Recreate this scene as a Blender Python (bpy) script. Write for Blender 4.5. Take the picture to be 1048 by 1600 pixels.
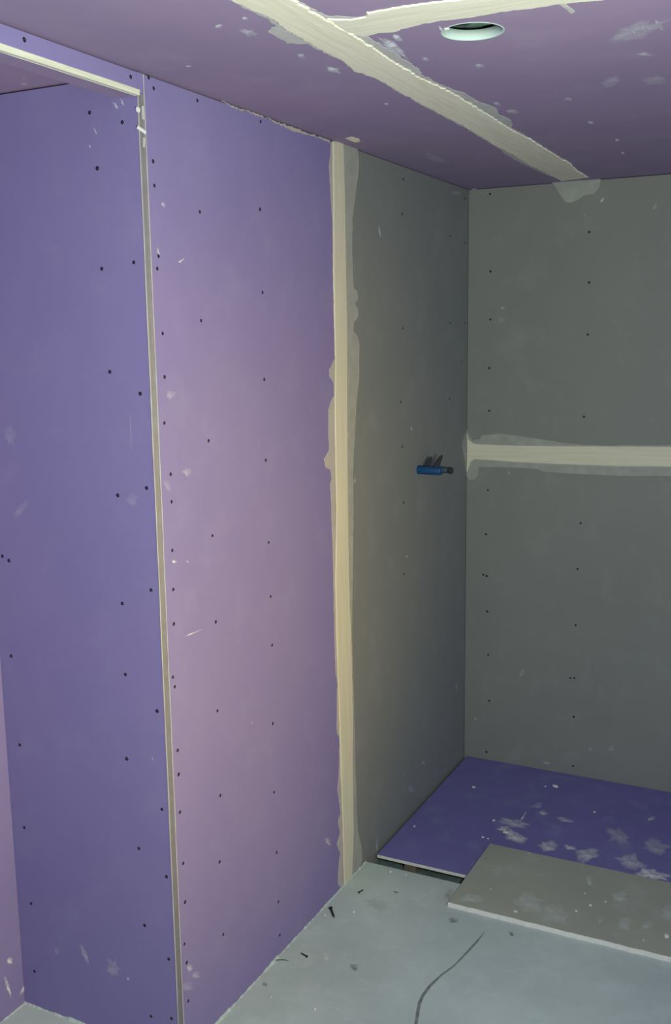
import bpy, bmesh, math, random
from mathutils import Vector, Matrix, noise
from mathutils.geometry import tessellate_polygon

for o in list(bpy.data.objects):
    bpy.data.objects.remove(o)
scene = bpy.context.scene
COL = scene.collection
random.seed(7)

# ------------------------------------------------------------------ camera
YAW, PITCH, ROLL, FPX = 0.466931, 0.169733, -0.0137333, 1599.74
CAM = Vector((1.42729, -4.05798, 1.82532))
cy, sy, cp, sp = math.cos(YAW), math.sin(YAW), math.cos(PITCH), math.sin(PITCH)
FWD = Vector((-sy * cp, cy * cp, -sp))
r0 = Vector((cy, sy, 0))
u0 = r0.cross(FWD)
RGT = r0 * math.cos(ROLL) + u0 * math.sin(ROLL)
UPV = -r0 * math.sin(ROLL) + u0 * math.cos(ROLL)
cam_d = bpy.data.cameras.new('camera')
cam_d.sensor_fit = 'VERTICAL'
cam_d.sensor_height = 24.0
cam_d.lens = FPX / 1600.0 * 24.0
cam_d.clip_start = 0.05
cam = bpy.data.objects.new('camera', cam_d)
COL.objects.link(cam)
m = Matrix((RGT, UPV, -FWD)).transposed().to_4x4()
m.translation = CAM
cam.matrix_world = m
scene.camera = cam

# ------------------------------------------------------------------ world, lights, exposure
scene.view_settings.view_transform = 'Standard'
scene.view_settings.look = 'None'
scene.view_settings.gamma = 1.0
scene.view_settings.use_curve_mapping = False
scene.view_settings.exposure = 0.0
world = bpy.data.worlds.new('world')
scene.world = world
world.use_nodes = True
bg = world.node_tree.nodes['Background']
bg.inputs[0].default_value = (0.40, 0.52, 1.0, 1)
bg.inputs[1].default_value = 0.40


def add_light(name, kind, loc, target, energy, color, **kw):
    d = bpy.data.lights.new(name, kind)
    d.energy = energy
    d.color = color
    for k, v in kw.items():
        setattr(d, k, v)
    o = bpy.data.objects.new(name, d)
    COL.objects.link(o)
    o.location = loc
    o.rotation_euler = (Vector(target) - Vector(loc)).to_track_quat('-Z', 'Y').to_euler()
    return o


# greenish-white work light on its stand beside the camera
add_light('site_light', 'SPOT', (1.55, -3.4, 1.7), (0.3, -2.1, 1.9), 178.0, (0.90, 1.0, 0.83),
          spot_size=math.radians(170), spot_blend=1.0, shadow_soft_size=0.12)
# warm lamp standing at the right, pointed at the left wall
add_light('warm_lamp', 'SPOT', (1.62, -2.32, 1.12), (0.0, -1.95, 1.12), 68.0, (1.0, 0.68, 0.10),
          spot_size=math.radians(88), spot_blend=1.0, shadow_soft_size=0.12)

# ------------------------------------------------------------------ dimensions (metres)
H = 2.4            # ceiling height
YC = -2.142        # outer corner of the niche (return face)
YJ = -1.131        # joint between the purple and the grey board
XN = -0.532        # back of the niche
T = 0.0125         # plasterboard thickness
PIT_Y = -1.027     # where the screed stops
BRD_Y = -0.963     # front edge of the purple floor board
XR, YB = 2.9, -5.6  # how far the room goes on

PLANES = {'left': (0, 0.0, Vector((1, 0, 0))), 'back': (1, 0.0, Vector((0, -1, 0))),
          'ceil': (2, H, Vector((0, 0, -1))), 'floor': (2, 0.0, Vector((0, 0, 1))),
          'ret': (1, YC, Vector((0, -1, 0))), 'niche': (0, XN, Vector((1, 0, 0))),
          'pboard': (2, -0.001, Vector((0, 0, 1))), 'gboard': (2, 0.016, Vector((0, 0, 1))),
          'soffit': (2, 2.35, Vector((0, 0, -1)))}


def at(px, py, plane, off=0.0):
    ax, val, n = PLANES[plane]
    d = FWD * FPX + RGT * (px - 524) - UPV * (py - 800)
    t = (val - CAM[ax]) / d[ax]
    return CAM + d * t + n * off


# ------------------------------------------------------------------ materials
def srgb(r, g, b):
    def f(c):
        c /= 255.0
        return c / 12.92 if c <= 0.04045 else ((c + 0.055) / 1.055) ** 2.4
    return (f(r), f(g), f(b), 1)


def new_mat(name):
    mt = bpy.data.materials.new(name)
    mt.use_nodes = True
    return mt, mt.node_tree, mt.node_tree.nodes['Principled BSDF']


def noise_node(nt, scale, detail=4, rough=0.55, stretch=None):
    tc = nt.nodes.new('ShaderNodeTexCoord')
    mp = nt.nodes.new('ShaderNodeMapping')
    if stretch:
        mp.inputs['Scale'].default_value = stretch
    nt.links.new(tc.outputs['Object'], mp.inputs[0])
    nz = nt.nodes.new('ShaderNodeTexNoise')
    nz.inputs['Scale'].default_value = scale
    nz.inputs['Detail'].default_value = detail
    nz.inputs['Roughness'].default_value = rough
    nt.links.new(mp.outputs[0], nz.inputs['Vector'])
    return nz


def ramp(nt, src, p0, c0, p1, c1):
    cr = nt.nodes.new('ShaderNodeValToRGB')
    cr.color_ramp.elements[0].position = p0
    cr.color_ramp.elements[0].color = c0
    cr.color_ramp.elements[1].position = p1
    cr.color_ramp.elements[1].color = c1
    nt.links.new(src, cr.inputs[0])
    return cr


def mix(nt, fac, a, b):
    mx = nt.nodes.new('ShaderNodeMix')
    mx.data_type = 'RGBA'
    for i, v in ((0, fac), (6, a), (7, b)):
        if isinstance(v, (float, int, tuple)):
            mx.inputs[i].default_value = v
        else:
            nt.links.new(v, mx.inputs[i])
    return mx.outputs[2]


def bump(nt, bs, src, strength, dist):
    b = nt.nodes.new('ShaderNodeBump')
    b.inputs['Strength'].default_value = strength
    b.inputs['Distance'].default_value = dist
    nt.links.new(src, b.inputs['Height'])
    nt.links.new(b.outputs[0], bs.inputs['Normal'])


def paper_mat(name, col, col2, dust=(0.7, 0.7, 0.72, 1), dust_amt=0.10, rough=0.75):
    """plasterboard paper: flat tone, faint cloudiness and a little gypsum dust"""
    mt, nt, bs = new_mat(name)
    n1 = noise_node(nt, 2.2, 3)
    c = ramp(nt, n1.outputs[0], 0.3, col, 0.7, col2).outputs[0]
    n2 = noise_node(nt, 7.0, 6, 0.65)
    d = ramp(nt, n2.outputs[0], 0.52, (0, 0, 0, 1), 0.85, (dust_amt * 2, dust_amt * 2, dust_amt * 2, 1)).outputs[0]
    c = mix(nt, d, c, dust)
    nt.links.new(c, bs.inputs['Base Color'])
    bs.inputs['Roughness'].default_value = rough
    bs.inputs['Specular IOR Level'].default_value = 0.25
    n3 = noise_node(nt, 900.0, 2)
    bump(nt, bs, n3.outputs[0], 0.08, 0.0006)
    return mt


def plaster_mat(name, a, b, stretch, bump_s=0.5, alpha=None, scale=9.0):
    mt, nt, bs = new_mat(name)
    n1 = noise_node(nt, scale, 5, 0.6, stretch)
    c = ramp(nt, n1.outputs[0], 0.3, a, 0.7, b).outputs[0]
    nt.links.new(c, bs.inputs['Base Color'])
    bs.inputs['Roughness'].default_value = 0.9
    bs.inputs['Specular IOR Level'].default_value = 0.15
    n2 = noise_node(nt, scale * 3, 4, 0.6, stretch)
    bump(nt, bs, n2.outputs[0], bump_s, 0.003)
    if alpha:
        n3 = noise_node(nt, 14.0, 5, 0.6)
        al = ramp(nt, n3.outputs[0], 0.25, (alpha[0],) * 3 + (1,), 0.75, (alpha[1],) * 3 + (1,)).outputs[0]
        nt.links.new(al, bs.inputs['Alpha'])
    return mt


def plain_mat(name, col, rough=0.6, metal=0.0, var=0.12, scale=30.0):
    mt, nt, bs = new_mat(name)
    n1 = noise_node(nt, scale, 3)
    lo = tuple(v * (1 - var) for v in col[:3]) + (1,)
    hi = tuple(min(1, v * (1 + var)) for v in col[:3]) + (1,)
    nt.links.new(ramp(nt, n1.outputs[0], 0.3, lo, 0.7, hi).outputs[0], bs.inputs['Base Color'])
    bs.inputs['Roughness'].default_value = rough
    bs.inputs['Metallic'].default_value = metal
    return mt


def smear_mat(name, col):
    """thin wiped plaster: coverage fades out along the rim stored on the mesh and breaks up in streaks"""
    mt, nt, bs = new_mat(name)
    bs.inputs['Base Color'].default_value = col
    bs.inputs['Roughness'].default_value = 0.9
    at_ = nt.nodes.new('ShaderNodeAttribute')
    at_.attribute_name = 'cover'
    nz = noise_node(nt, 26.0, 9, 0.82)
    r = ramp(nt, nz.outputs[0], 0.36, (0.05, 0.05, 0.05, 1), 0.58, (1, 1, 1, 1)).outputs[0]
    mu = nt.nodes.new('ShaderNodeMath')
    mu.operation = 'MULTIPLY'
    nt.links.new(at_.outputs['Fac'], mu.inputs[0])
    nt.links.new(r, mu.inputs[1])
    nt.links.new(mu.outputs[0], bs.inputs['Alpha'])
    return mt


PUR_A, PUR_B = srgb(132, 121, 171), srgb(138, 126, 173)
M = {}
M['purple'] = paper_mat('purple_board_paper', PUR_A, PUR_B, (0.55, 0.55, 0.62, 1), 0.05)
M['purple_floor'] = paper_mat('purple_board_paper_dusty', srgb(114, 110, 169), srgb(123, 116, 177), (0.5, 0.55, 0.62, 1), 0.12)
M['purple_ceiling'] = paper_mat('purple_ceiling_paper', srgb(152, 134, 166), srgb(161, 140, 170), (0.6, 0.58, 0.66, 1), 0.08)
M['grey'] = paper_mat('grey_green_board_paper', srgb(133, 134, 130), srgb(138, 138, 133), (0.6, 0.62, 0.6, 1), 0.06)
M['grey_loose'] = paper_mat('loose_grey_board_paper', srgb(159, 161, 151), srgb(170, 172, 160), (0.55, 0.62, 0.6, 1), 0.22)
M['gypsum'] = plaster_mat('cut_gypsum', srgb(222, 222, 214), srgb(236, 235, 228), (1, 1, 1), 0.6, scale=120)
M['core'] = plain_mat('stud_void', srgb(70, 66, 66), 0.95)
M['screed'] = None
M['cream_z'] = plaster_mat('joint_compound_vertical', srgb(210, 202, 179), srgb(226, 218, 195), (14, 14, 0.5), 0.35)
M['cream_x'] = plaster_mat('joint_compound_sideways', srgb(214, 208, 184), srgb(228, 222, 200), (0.5, 14, 14), 0.35)
M['cream_y'] = plaster_mat('joint_compound_lengthways', srgb(228, 220, 196), srgb(248, 240, 220), (14, 0.6, 14), 0.25)
M['cream_t'] = plaster_mat('joint_compound_crossways', srgb(227, 221, 200), srgb(247, 241, 224), (0.6, 14, 14), 0.4)
M['thin'] = plaster_mat('thin_skim', srgb(190, 187, 176), srgb(200, 197, 186), (3, 3, 3), 0.2, (0.62, 0.78))
M['thin_ceiling'] = plaster_mat('thin_ceiling_skim', srgb(206, 203, 200), srgb(216, 213, 208), (3, 3, 3), 0.3, (0.7, 0.92))
M['thin_lilac'] = plaster_mat('thin_lilac_skim', srgb(202, 192, 186), srgb(210, 201, 194), (3, 3, 3), 0.2, (0.7, 0.82))
M['thin_grey'] = plaster_mat('thin_grey_skim', srgb(184, 184, 176), srgb(192, 192, 184), (3, 3, 3), 0.2, (0.6, 0.78))
M['smear'] = smear_mat('wiped_plaster', srgb(238, 238, 244))
M['dust'] = smear_mat('gypsum_dust', srgb(226, 236, 232))
M['stain'] = smear_mat('dark_floor_stain', srgb(112, 116, 114))
M['steel'] = plain_mat('corner_bead_zinc', srgb(116, 112, 118), 0.6, 0.1, 0.08, 60)
M['bead_edge'] = plaster_mat('bead_nose', srgb(158, 153, 160), srgb(188, 184, 182), (20, 20, 2), 0.4)
M['black'] = plain_mat('black_phosphate', srgb(26, 24, 34), 0.5, 0.2)
M['blue'] = plain_mat('blue_plastic', srgb(6, 68, 116), 0.5, 0, 0.05)
M['blue_dark'] = plain_mat('dull_blue_grey_plastic', srgb(44, 62, 80), 0.6)
M['dark_plastic'] = plain_mat('dark_plastic', srgb(34, 40, 56), 0.5)
M['grey_wire'] = plain_mat('grey_sheath', srgb(46, 48, 52), 0.85)
M['white_ring'] = plain_mat('white_cut_edge', srgb(196, 212, 208), 0.7, 0, 0.05)
M['insulation'] = plain_mat('dark_green_insulation', srgb(84, 108, 98), 0.9, 0, 0.35, 60)
M['void'] = plain_mat('ceiling_void', srgb(22, 30, 28), 0.95)
M['subfloor'] = plain_mat('dark_subfloor', srgb(96, 114, 114), 0.9, 0, 0.25, 30)  # teal-grey base, darker than the screed
M['timber'] = plain_mat('sawn_timber', srgb(112, 98, 88), 0.85, 0, 0.2, 25)
M['crumb'] = plain_mat('plaster_crumb_white', srgb(218, 216, 212), 0.9, 0, 0.05)
M['fibre'] = plain_mat('dull_fibre', srgb(92, 100, 98), 0.8)
M['crack'] = plain_mat('crack_dirt', srgb(126, 132, 128), 0.95, 0, 0.25, 40)


def make_screed():
    mt, nt, bs = new_mat('grey_screed')
    n1 = noise_node(nt, 1.6, 5, 0.6)
    c = ramp(nt, n1.outputs[0], 0.32, srgb(174, 187, 184), 0.68, srgb(196, 210, 205)).outputs[0]
    n2 = noise_node(nt, 9.0, 6, 0.7)
    d = ramp(nt, n2.outputs[0], 0.5, (0, 0, 0, 1), 0.8, (0.35, 0.35, 0.35, 1)).outputs[0]
    c = mix(nt, d, c, srgb(221, 237, 235))
    n3 = noise_node(nt, 16.0, 5, 0.7)
    e = ramp(nt, n3.outputs[0], 0.62, (0, 0, 0, 1), 0.8, (0.3, 0.3, 0.3, 1)).outputs[0]
    c = mix(nt, e, c, srgb(120, 124, 122))
    nt.links.new(c, bs.inputs['Base Color'])
    bs.inputs['Roughness'].default_value = 0.8
    bs.inputs['Specular IOR Level'].default_value = 0.25
    n4 = noise_node(nt, 40.0, 6, 0.65)
    bump(nt, bs, n4.outputs[0], 0.25, 0.004)
    return mt


M['screed'] = make_screed()


# ------------------------------------------------------------------ mesh helpers
def link(name, me, mat, parent=None):
    o = bpy.data.objects.new(name, me)
    COL.objects.link(o)
    if mat and not me.materials:
        me.materials.append(M[mat])
    if parent:
        o.parent = parent
    return o


def from_bm(name, bm, mat, parent=None, smooth=False):
    bmesh.ops.recalc_face_normals(bm, faces=bm.faces)
    me = bpy.data.meshes.new(name)
    bm.to_mesh(me)
    bm.free()
    if smooth:
        for p in me.polygons:
            p.use_smooth = True
    return link(name, me, mat, parent)


def bm_box(bm, a, b, bev=0.0):
    vs = [bm.verts.new((x, y, z)) for x in (a[0], b[0]) for y in (a[1], b[1]) for z in (a[2], b[2])]
    fs = [(0, 1, 3, 2), (4, 6, 7, 5), (0, 4, 5, 1), (2, 3, 7, 6), (0, 2, 6, 4), (1, 5, 7, 3)]
    faces = [bm.faces.new([vs[i] for i in f]) for f in fs]
    if bev:
        es = list({e for f in faces for e in f.edges})
        bmesh.ops.bevel(bm, geom=es, offset=bev, segments=1, affect='EDGES', profile=0.5)


def box(name, a, b, mat, parent=None, bev=0.0):
    bm = bmesh.new()
    bm_box(bm, a, b, bev)
    return from_bm(name, bm, mat, parent)


def board(name, a, b, mat, parent, face_axis, face_sign):
    """a plasterboard: paper on the faces, white gypsum on the cut edges"""
    o = box(name, a, b, mat, parent, 0.0008)
    o.data.materials.append(M['gypsum'])
    for p in o.data.polygons:
        if abs(p.normal[face_axis]) < 0.5:
            p.material_index = 1
    return o


def structure(o, label, cat):
    o['kind'] = 'structure'
    o['label'] = label
    o['category'] = cat
    return o


def tag(o, label, cat, group=None):
    o['label'] = label
    o['category'] = cat
    if group:
        o['group'] = group
    return o


def empty(name, loc=(0, 0, 0)):
    o = bpy.data.objects.new(name, None)
    COL.objects.link(o)
    o.location = loc
    o.empty_display_size = 0.05
    return o


def ragged(pts, step, amp, seed, closed=True):
    """walk an outline in small steps and roughen it"""
    out = []
    n = len(pts)
    for i in range(n if closed else n - 1):
        a, b = pts[i], pts[(i + 1) % n]
        k = max(1, int((b - a).length / step))
        for j in range(k):
            p = a.lerp(b, j / k)
            v = noise.noise_vector(p * (0.35 / step) + Vector((seed, 0, 0))) * amp
            v += noise.noise_vector(p * (0.9 / step) + Vector((0, seed, 0))) * amp * 0.8
            out.append(p + v)
    return out


def slab(name, px, plane, mat, parent, thick=0.0015, off=0.0, amp=0.0025, step=0.012, seed=1.0, edge=0.0025):
    """a coat of compound lying on a plane: ragged outline, feathered rim, real thickness"""
    ax, val, nrm = PLANES[plane]
    pts = [at(x, y, plane) for x, y in px]
    pts = ragged(pts, step, amp, seed)
    for p in pts:
        p[ax] = val
    a2, b2 = [i for i in range(3) if i != ax]
    area = sum(pts[i][a2] * pts[(i + 1) % len(pts)][b2] - pts[(i + 1) % len(pts)][a2] * pts[i][b2] for i in range(len(pts)))
    s = 1 if area > 0 else -1
    low, top = [], []
    n = len(pts)
    for i, p in enumerate(pts):
        t = pts[(i + 1) % n] - pts[i - 1]
        inn = Vector((0, 0, 0))
        inn[a2], inn[b2] = -t[b2] * s, t[a2] * s
        if inn.length > 0:
            inn.normalize()
        low.append(p + nrm * (off - 0.0004))
        top.append(p + inn * edge + nrm * (off + thick))
    tris = tessellate_polygon([[Vector((p[a2], p[b2], 0)) for p in top]])
    verts = low + top
    faces = [tuple(n + i for i in t) for t in tris]
    for i in range(n):
        j = (i + 1) % n
        faces.append((i, j, n + j, n + i))
    org = sum(pts, Vector()) / n
    me = bpy.data.meshes.new(name)
    me.from_pydata([v - org for v in verts], [], faces)
    bm = bmesh.new()
    bm.from_mesh(me)
    bmesh.ops.recalc_face_normals(bm, faces=bm.faces)
    bm.to_mesh(me)
    bm.free()
    o = link(name, me, mat, parent)
    o.location = org
    return o


def smear(p0, p1, w, plane, parent, cover=0.8, mat='smear', off=0.0003, seed=None, name='plaster_smear'):
    """a thin wiped mark: from pixel p0 to p1, w pixels wide, on a plane"""
    rs = random.Random(hash((round(p0[0]), round(p0[1]), round(w))) if seed is None else seed)
    ax, val, nrm = PLANES[plane]
    A, B = at(*p0, plane), at(*p1, plane)
    mid = (A + B) / 2
    mx, my = (p0[0] + p1[0]) / 2, (p0[1] + p1[1]) / 2
    dx, dy = p1[0] - p0[0], p1[1] - p0[1]
    L = math.hypot(dx, dy) or 1
    V = at(mx - dy / L * w / 2, my + dx / L * w / 2, plane) - at(mx, my, plane)
    U = (B - A) / 2
    K = 18
    rads = [0.35, 0.7, 1.0]
    cov = [1.0, 0.8, 0.0]
    rn = [1 + rs.uniform(-0.45, 0.3) for _ in range(K)]
    verts = [mid]
    cv = [cover]
    for r, c in zip(rads, cov):
        for k in range(K):
            a = 2 * math.pi * k / K
            q = r * (1 + (rn[k] - 1) * r)
            verts.append(mid + U * (math.cos(a) * q) + V * (math.sin(a) * q))
            cv.append(cover * c)
    faces = [(0, 1 + k, 1 + (k + 1) % K) for k in range(K)]
    for rr in range(2):
        for k in range(K):
            k2 = (k + 1) % K
            faces.append((1 + rr * K + k, 1 + (rr + 1) * K + k, 1 + (rr + 1) * K + k2, 1 + rr * K + k2))
    me = bpy.data.meshes.new(name)
    me.from_pydata([v - mid for v in verts], [], faces)
    atr = me.attributes.new('cover', 'FLOAT', 'POINT')
    for i, c in enumerate(cv):
        atr.data[i].value = c
    o = link(name, me, mat, parent)
    o.location = mid + nrm * off
    return o


def lathe(bm, prof, axis='Z', seg=12, mat4=None):
    """prof: (radius, height) list along +Z"""
    rings = []
    for r, h in prof:
        ring = []
        for k in range(seg):
            a = 2 * math.pi * k / seg
            v = Vector((r * math.cos(a), r * math.sin(a), h))
            ring.append(bm.verts.new(mat4 @ v if mat4 else v))
        rings.append(ring)
    for a, b in zip(rings, rings[1:]):
        for k in range(seg):
            bm.faces.new((a[k], a[(k + 1) % seg], b[(k + 1) % seg], b[k]))
    bm.faces.new(rings[0][::-1])
    bm.faces.new(rings[-1])


def tube(bm, pts, radii, seg=8):
    rings = []
    n = len(pts)
    for i, p in enumerate(pts):
        t = (pts[min(i + 1, n - 1)] - pts[max(i - 1, 0)]).normalized()
        ref = Vector((0, 0, 1)) if abs(t.z) < 0.9 else Vector((1, 0, 0))
        s = t.cross(ref).normalized()
        u = s.cross(t)
        rings.append([bm.verts.new(p + (s * math.cos(2 * math.pi * k / seg) + u * math.sin(2 * math.pi * k / seg)) * radii[i])
                      for k in range(seg)])
    for a, b in zip(rings, rings[1:]):
        for k in range(seg):
            bm.faces.new((a[k], a[(k + 1) % seg], b[(k + 1) % seg], b[k]))
    bm.faces.new(rings[0][::-1])
    bm.faces.new(rings[-1])


# one screw head mesh shared by every screw sunk into the boards (bugle head in its dimple, with cross slot)
def screw_mesh():
    bm = bmesh.new()
    K = 12
    r_out, r_head, r_in = 0.0047, 0.0040, 0.0012
    c = bm.verts.new((0, 0, -0.0008))
    ri = [bm.verts.new((r_in * (1.7 if k % 3 == 0 else 0.8) * math.cos(2 * math.pi * k / K),
                        r_in * (1.7 if k % 3 == 0 else 0.8) * math.sin(2 * math.pi * k / K), 0.0002)) for k in range(K)]
    rh = [bm.verts.new((r_head * math.cos(2 * math.pi * k / K), r_head * math.sin(2 * math.pi * k / K), 0.0005)) for k in range(K)]
    ro = [bm.verts.new((r_out * math.cos(2 * math.pi * k / K), r_out * math.sin(2 * math.pi * k / K), -0.0003)) for k in range(K)]
    for k in range(K):
        j = (k + 1) % K
        bm.faces.new((c, ri[k], ri[j]))
        bm.faces.new((ri[k], rh[k], rh[j], ri[j]))
        bm.faces.new((rh[k], ro[k], ro[j], rh[j]))
    bmesh.ops.recalc_face_normals(bm, faces=bm.faces)
    me = bpy.data.meshes.new('screw')
    bm.to_mesh(me)
    bm.free()
    me.materials.append(M['black'])
    return me


SCREW = screw_mesh()


def screws(plist, plane, parent, scale=1.0):
    nrm = PLANES[plane][2]
    q = nrm.to_track_quat('Z', 'Y')
    for x, y in plist:
        o = bpy.data.objects.new('screw', SCREW)
        COL.objects.link(o)
        o.parent = parent
        o.location = at(x, y, plane, 0.0002)
        s = scale * random.uniform(0.9, 1.1)
        o.scale = (s, s, 1)
        o.rotation_euler = q.to_euler()


# ================================================================== STRUCTURE
GAP = 0.0045   # open joint between the wall boards and the ceiling

# ---- left wall: stud block with a purple and a grey board
wall_left = structure(box('wall_left', (XN, YC + T, -0.09), (-T, 0.0, H), 'core'),
                      'long left wall of one purple and one grey plasterboard with cream joint', 'wall')
pl_left = board('plasterboard', (-T, YC + 0.013, -0.02), (0, YJ - 0.001, H - GAP), 'purple', wall_left, 0, 1)
pl_left['label'] = 'tall purple plasterboard'
gr_left = board('plasterboard', (-T, YJ + 0.001, -0.085), (0, -0.001, H - 0.003), 'grey', wall_left, 0, 1)
gr_left['label'] = 'tall grey-green plasterboard'

# ---- return of the niche
wall_return = structure(empty('wall_return', (0, YC, 0)), 'deep purple end wall of the niche beside the corner bead', 'wall')
pl_ret = board('plasterboard', (XN, YC, -0.02), (-0.0085, YC + T, H - GAP), 'purple', None, 1, -1)
pl_ret.parent = wall_return
pl_ret.location = (0, -YC, 0)

# ---- niche back wall
wall_niche = structure(empty('wall_niche', (XN, YC, 0)), 'narrow strip of purple wall inside the niche at the left edge', 'wall')
pl_niche = board('plasterboard', (XN - T, YB, -0.02), (XN, YC + T, H - GAP), 'purple', None, 0, 1)
pl_niche.parent = wall_niche
pl_niche.location = (-XN, -YC, 0)

# ---- header beam over the niche
HB = 2.35
wall_header = structure(empty('wall_header', (0, YC, HB)), 'narrow purple header boxed over the niche opening', 'header')
hd = board('header_face', (-T, YB, HB + 0.004), (0, YC - 0.010, H - GAP), 'purple', None, 0, 1)
sf = board('header_soffit', (-0.068, YB, HB), (-0.004, YC - 0.0008, HB + T), 'purple_ceiling', None, 2, -1)  # same purple board; lighter ceiling paper puts the grazing sheen into its colour
hi = board('header_inner_face', (-0.068, YB, HB + T), (-0.056, YC - 0.0008, H - 0.001), 'purple', None, 0, 1)
for o in (hd, sf, hi):
    o.parent = wall_header
    o.location = (0, -YC, -HB)
hk = box('header_corner', (-T, YC - 0.0098, HB + 0.004), (0, YC + 0.012, H - GAP), 'purple', wall_header)
hk.location = (0, -YC, -HB)

# ---- back wall: two boards, joint at mid height
ZJ = at(880, 711, 'back').z
wall_back = structure(box('wall_back', (XN, T, -0.09), (XR, 0.10, H), 'core'),
                      'grey back wall of two plasterboards with a level cream joint', 'wall')
gb_top = board('plasterboard', (0.0, 0.0, ZJ + 0.001), (XR, T, H - 0.003), 'grey', wall_back, 1, -1)
gb_low = board('plasterboard', (0.0, 0.0, -0.085), (XR, T, ZJ - 0.001), 'grey', wall_back, 1, -1)

# ---- ceiling: three boards, a round hole in one of them
XJ = (at(640, 125, 'ceil').x)
YT = (at(700, 18, 'ceil').y)
ceiling = structure(box('ceiling', (XN - 0.02, YB, H + 0.12), (XR, 0.10, H + 0.16), 'void'),
                    'purple plasterboard ceiling with wide cream joints', 'ceiling')
c_left = board('plasterboard', (XN - T, YB, H), (XJ - 0.001, 0.0125, H + T), 'purple_ceiling', ceiling, 2, -1)
c_near = board('plasterboard', (XJ + 0.001, YB, H), (XR, YT - 0.001, H + T), 'purple_ceiling', ceiling, 2, -1)
HC = at(738, 49.5, 'ceil')
HR = 0.0590
TS = 0.0185


def holed_board():
    bm = bmesh.new()
    x0, x1, y0, y1 = XJ + 0.001, XR, YT + 0.001, 0.0125
    K = 64
    S = 0.062
    S = min(S, HC.y - y0 - 0.001)
    S = max(S, HR + 0.0005)
    for z in (H, H + T):
        circ, sq = [], []
        for k in range(K):
            a = 2 * math.pi * k / K
            c, s = math.cos(a), math.sin(a)
            circ.append(bm.verts.new((HC.x + HR * c, HC.y + HR * s, z)))
            f = S / max(abs(c), abs(s))
            sq.append(bm.verts.new((HC.x + f * c, HC.y + f * s, z)))
        for k in range(K):
            j = (k + 1) % K
            bm.faces.new((circ[k], circ[j], sq[j], sq[k]))
        for (a, b, c, d) in ((x0, HC.x - S, y0, y1), (HC.x + S, x1, y0, y1), (HC.x - S, HC.x + S, y0, HC.y - S), (HC.x - S, HC.x + S, HC.y + S, y1)):
            bm.faces.new([bm.verts.new(p) for p in ((a, c, z), (b, c, z), (b, d, z), (a, d, z))])
    return from_bm('plasterboard', bm, 'purple_ceiling', ceiling)


c_far = holed_board()

# ---- floor: screed that stops at a shallow pit
floor = structure(box('floor', (XN - 0.1, YB, -0.09), (XR, PIT_Y, 0.0), 'screed'),
                  'pale grey screed floor with a long thin crack', 'floor')
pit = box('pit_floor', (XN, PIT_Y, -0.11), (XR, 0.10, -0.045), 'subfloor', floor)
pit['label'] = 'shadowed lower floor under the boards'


def fillet(pts, nrm, parent, hmax, omax, seed):
    """screed smeared up against a wall foot, ragged"""
    verts, faces = [], []
    path = ragged(pts, 0.005, 0.0, seed, closed=False) + [pts[-1]]
    for i, p in enumerate(path):
        a = max(0.0, noise.noise(p * 11 + Vector((seed, 0, 0))) + 0.15)
        b = max(0.0, noise.noise(p * 45 + Vector((0, seed, 0))) + 0.2)
        c = max(0.0, noise.noise(p * 120 + Vector((0, 0, seed))))
        h = 0.0004 + hmax * (0.55 * a + 0.35 * b + 0.2 * c)
        w = 0.003 + omax * (0.5 * a + 0.4 * b + 0.2 * c)
        verts += [p + Vector((0, 0, h)), p + nrm * w * 0.4 + Vector((0, 0, h * 0.75)), p + nrm * w + Vector((0, 0, -0.001)), p + Vector((0, 0, -0.001))]
    for i in range(len(path) - 1):
        for k in range(3):
            faces.append((i * 4 + k, i * 4 + k + 1, i * 4 + 5 + k, i * 4 + 4 + k))
    me = bpy.data.meshes.new('screed_fillet')
    me.from_pydata(verts, [], faces)
    o = link('screed_fillet', me, 'screed', parent)
    return o


fillet([Vector((0, YC - 0.02, 0)), Vector((0, PIT_Y - 0.002, 0))], Vector((1, 0, 0)), floor, 0.012, 0.010, 3.0)
fillet([Vector((XN, YC, 0)), Vector((0, YC, 0))], Vector((0, -1, 0)), floor, 0.012, 0.010, 5.0)
fillet([Vector((XN, -3.2, 0)), Vector((XN, YC, 0))], Vector((1, 0, 0)), floor, 0.012, 0.010, 8.0)

# ---- corner beads
trim_1 = structure(empty('trim_1', (0, YC, 0)), 'tall metal corner bead between the niche and the left wall', 'corner bead')


def bead_strip(name, prof, z0, z1, mat, parent, n=60, wob=0.0006, seed=0.0):
    """extrude an (x, y) profile upwards with slight waviness"""
    verts, faces = [], []
    k = len(prof)
    for i in range(n + 1):
        z = z0 + (z1 - z0) * i / n
        dx = noise.noise(Vector((seed, z * 6, 0))) * wob
        dy = noise.noise(Vector((seed, z * 6, 9))) * wob
        for x, y in prof:
            verts.append((x + dx, y + dy, z))
    for i in range(n):
        for j in range(k):
            j2 = (j + 1) % k
            faces.append((i * k + j, i * k + j2, (i + 1) * k + j2, (i + 1) * k + j))
    faces.append(tuple(range(k))[::-1])
    faces.append(tuple(n * k + j for j in range(k)))
    me = bpy.data.meshes.new(name)
    me.from_pydata(verts, [], faces)
    bm = bmesh.new(); bm.from_mesh(me)
    bmesh.ops.recalc_face_normals(bm, faces=bm.faces)
    bm.to_mesh(me); bm.free()
    return link(name, me, mat, parent)


def circ_prof(cx, cy_, r, k=8):
    return [(cx + r * math.cos(2 * math.pi * i / k), cy_ + r * math.sin(2 * math.pi * i / k)) for i in range(k)]


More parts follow.
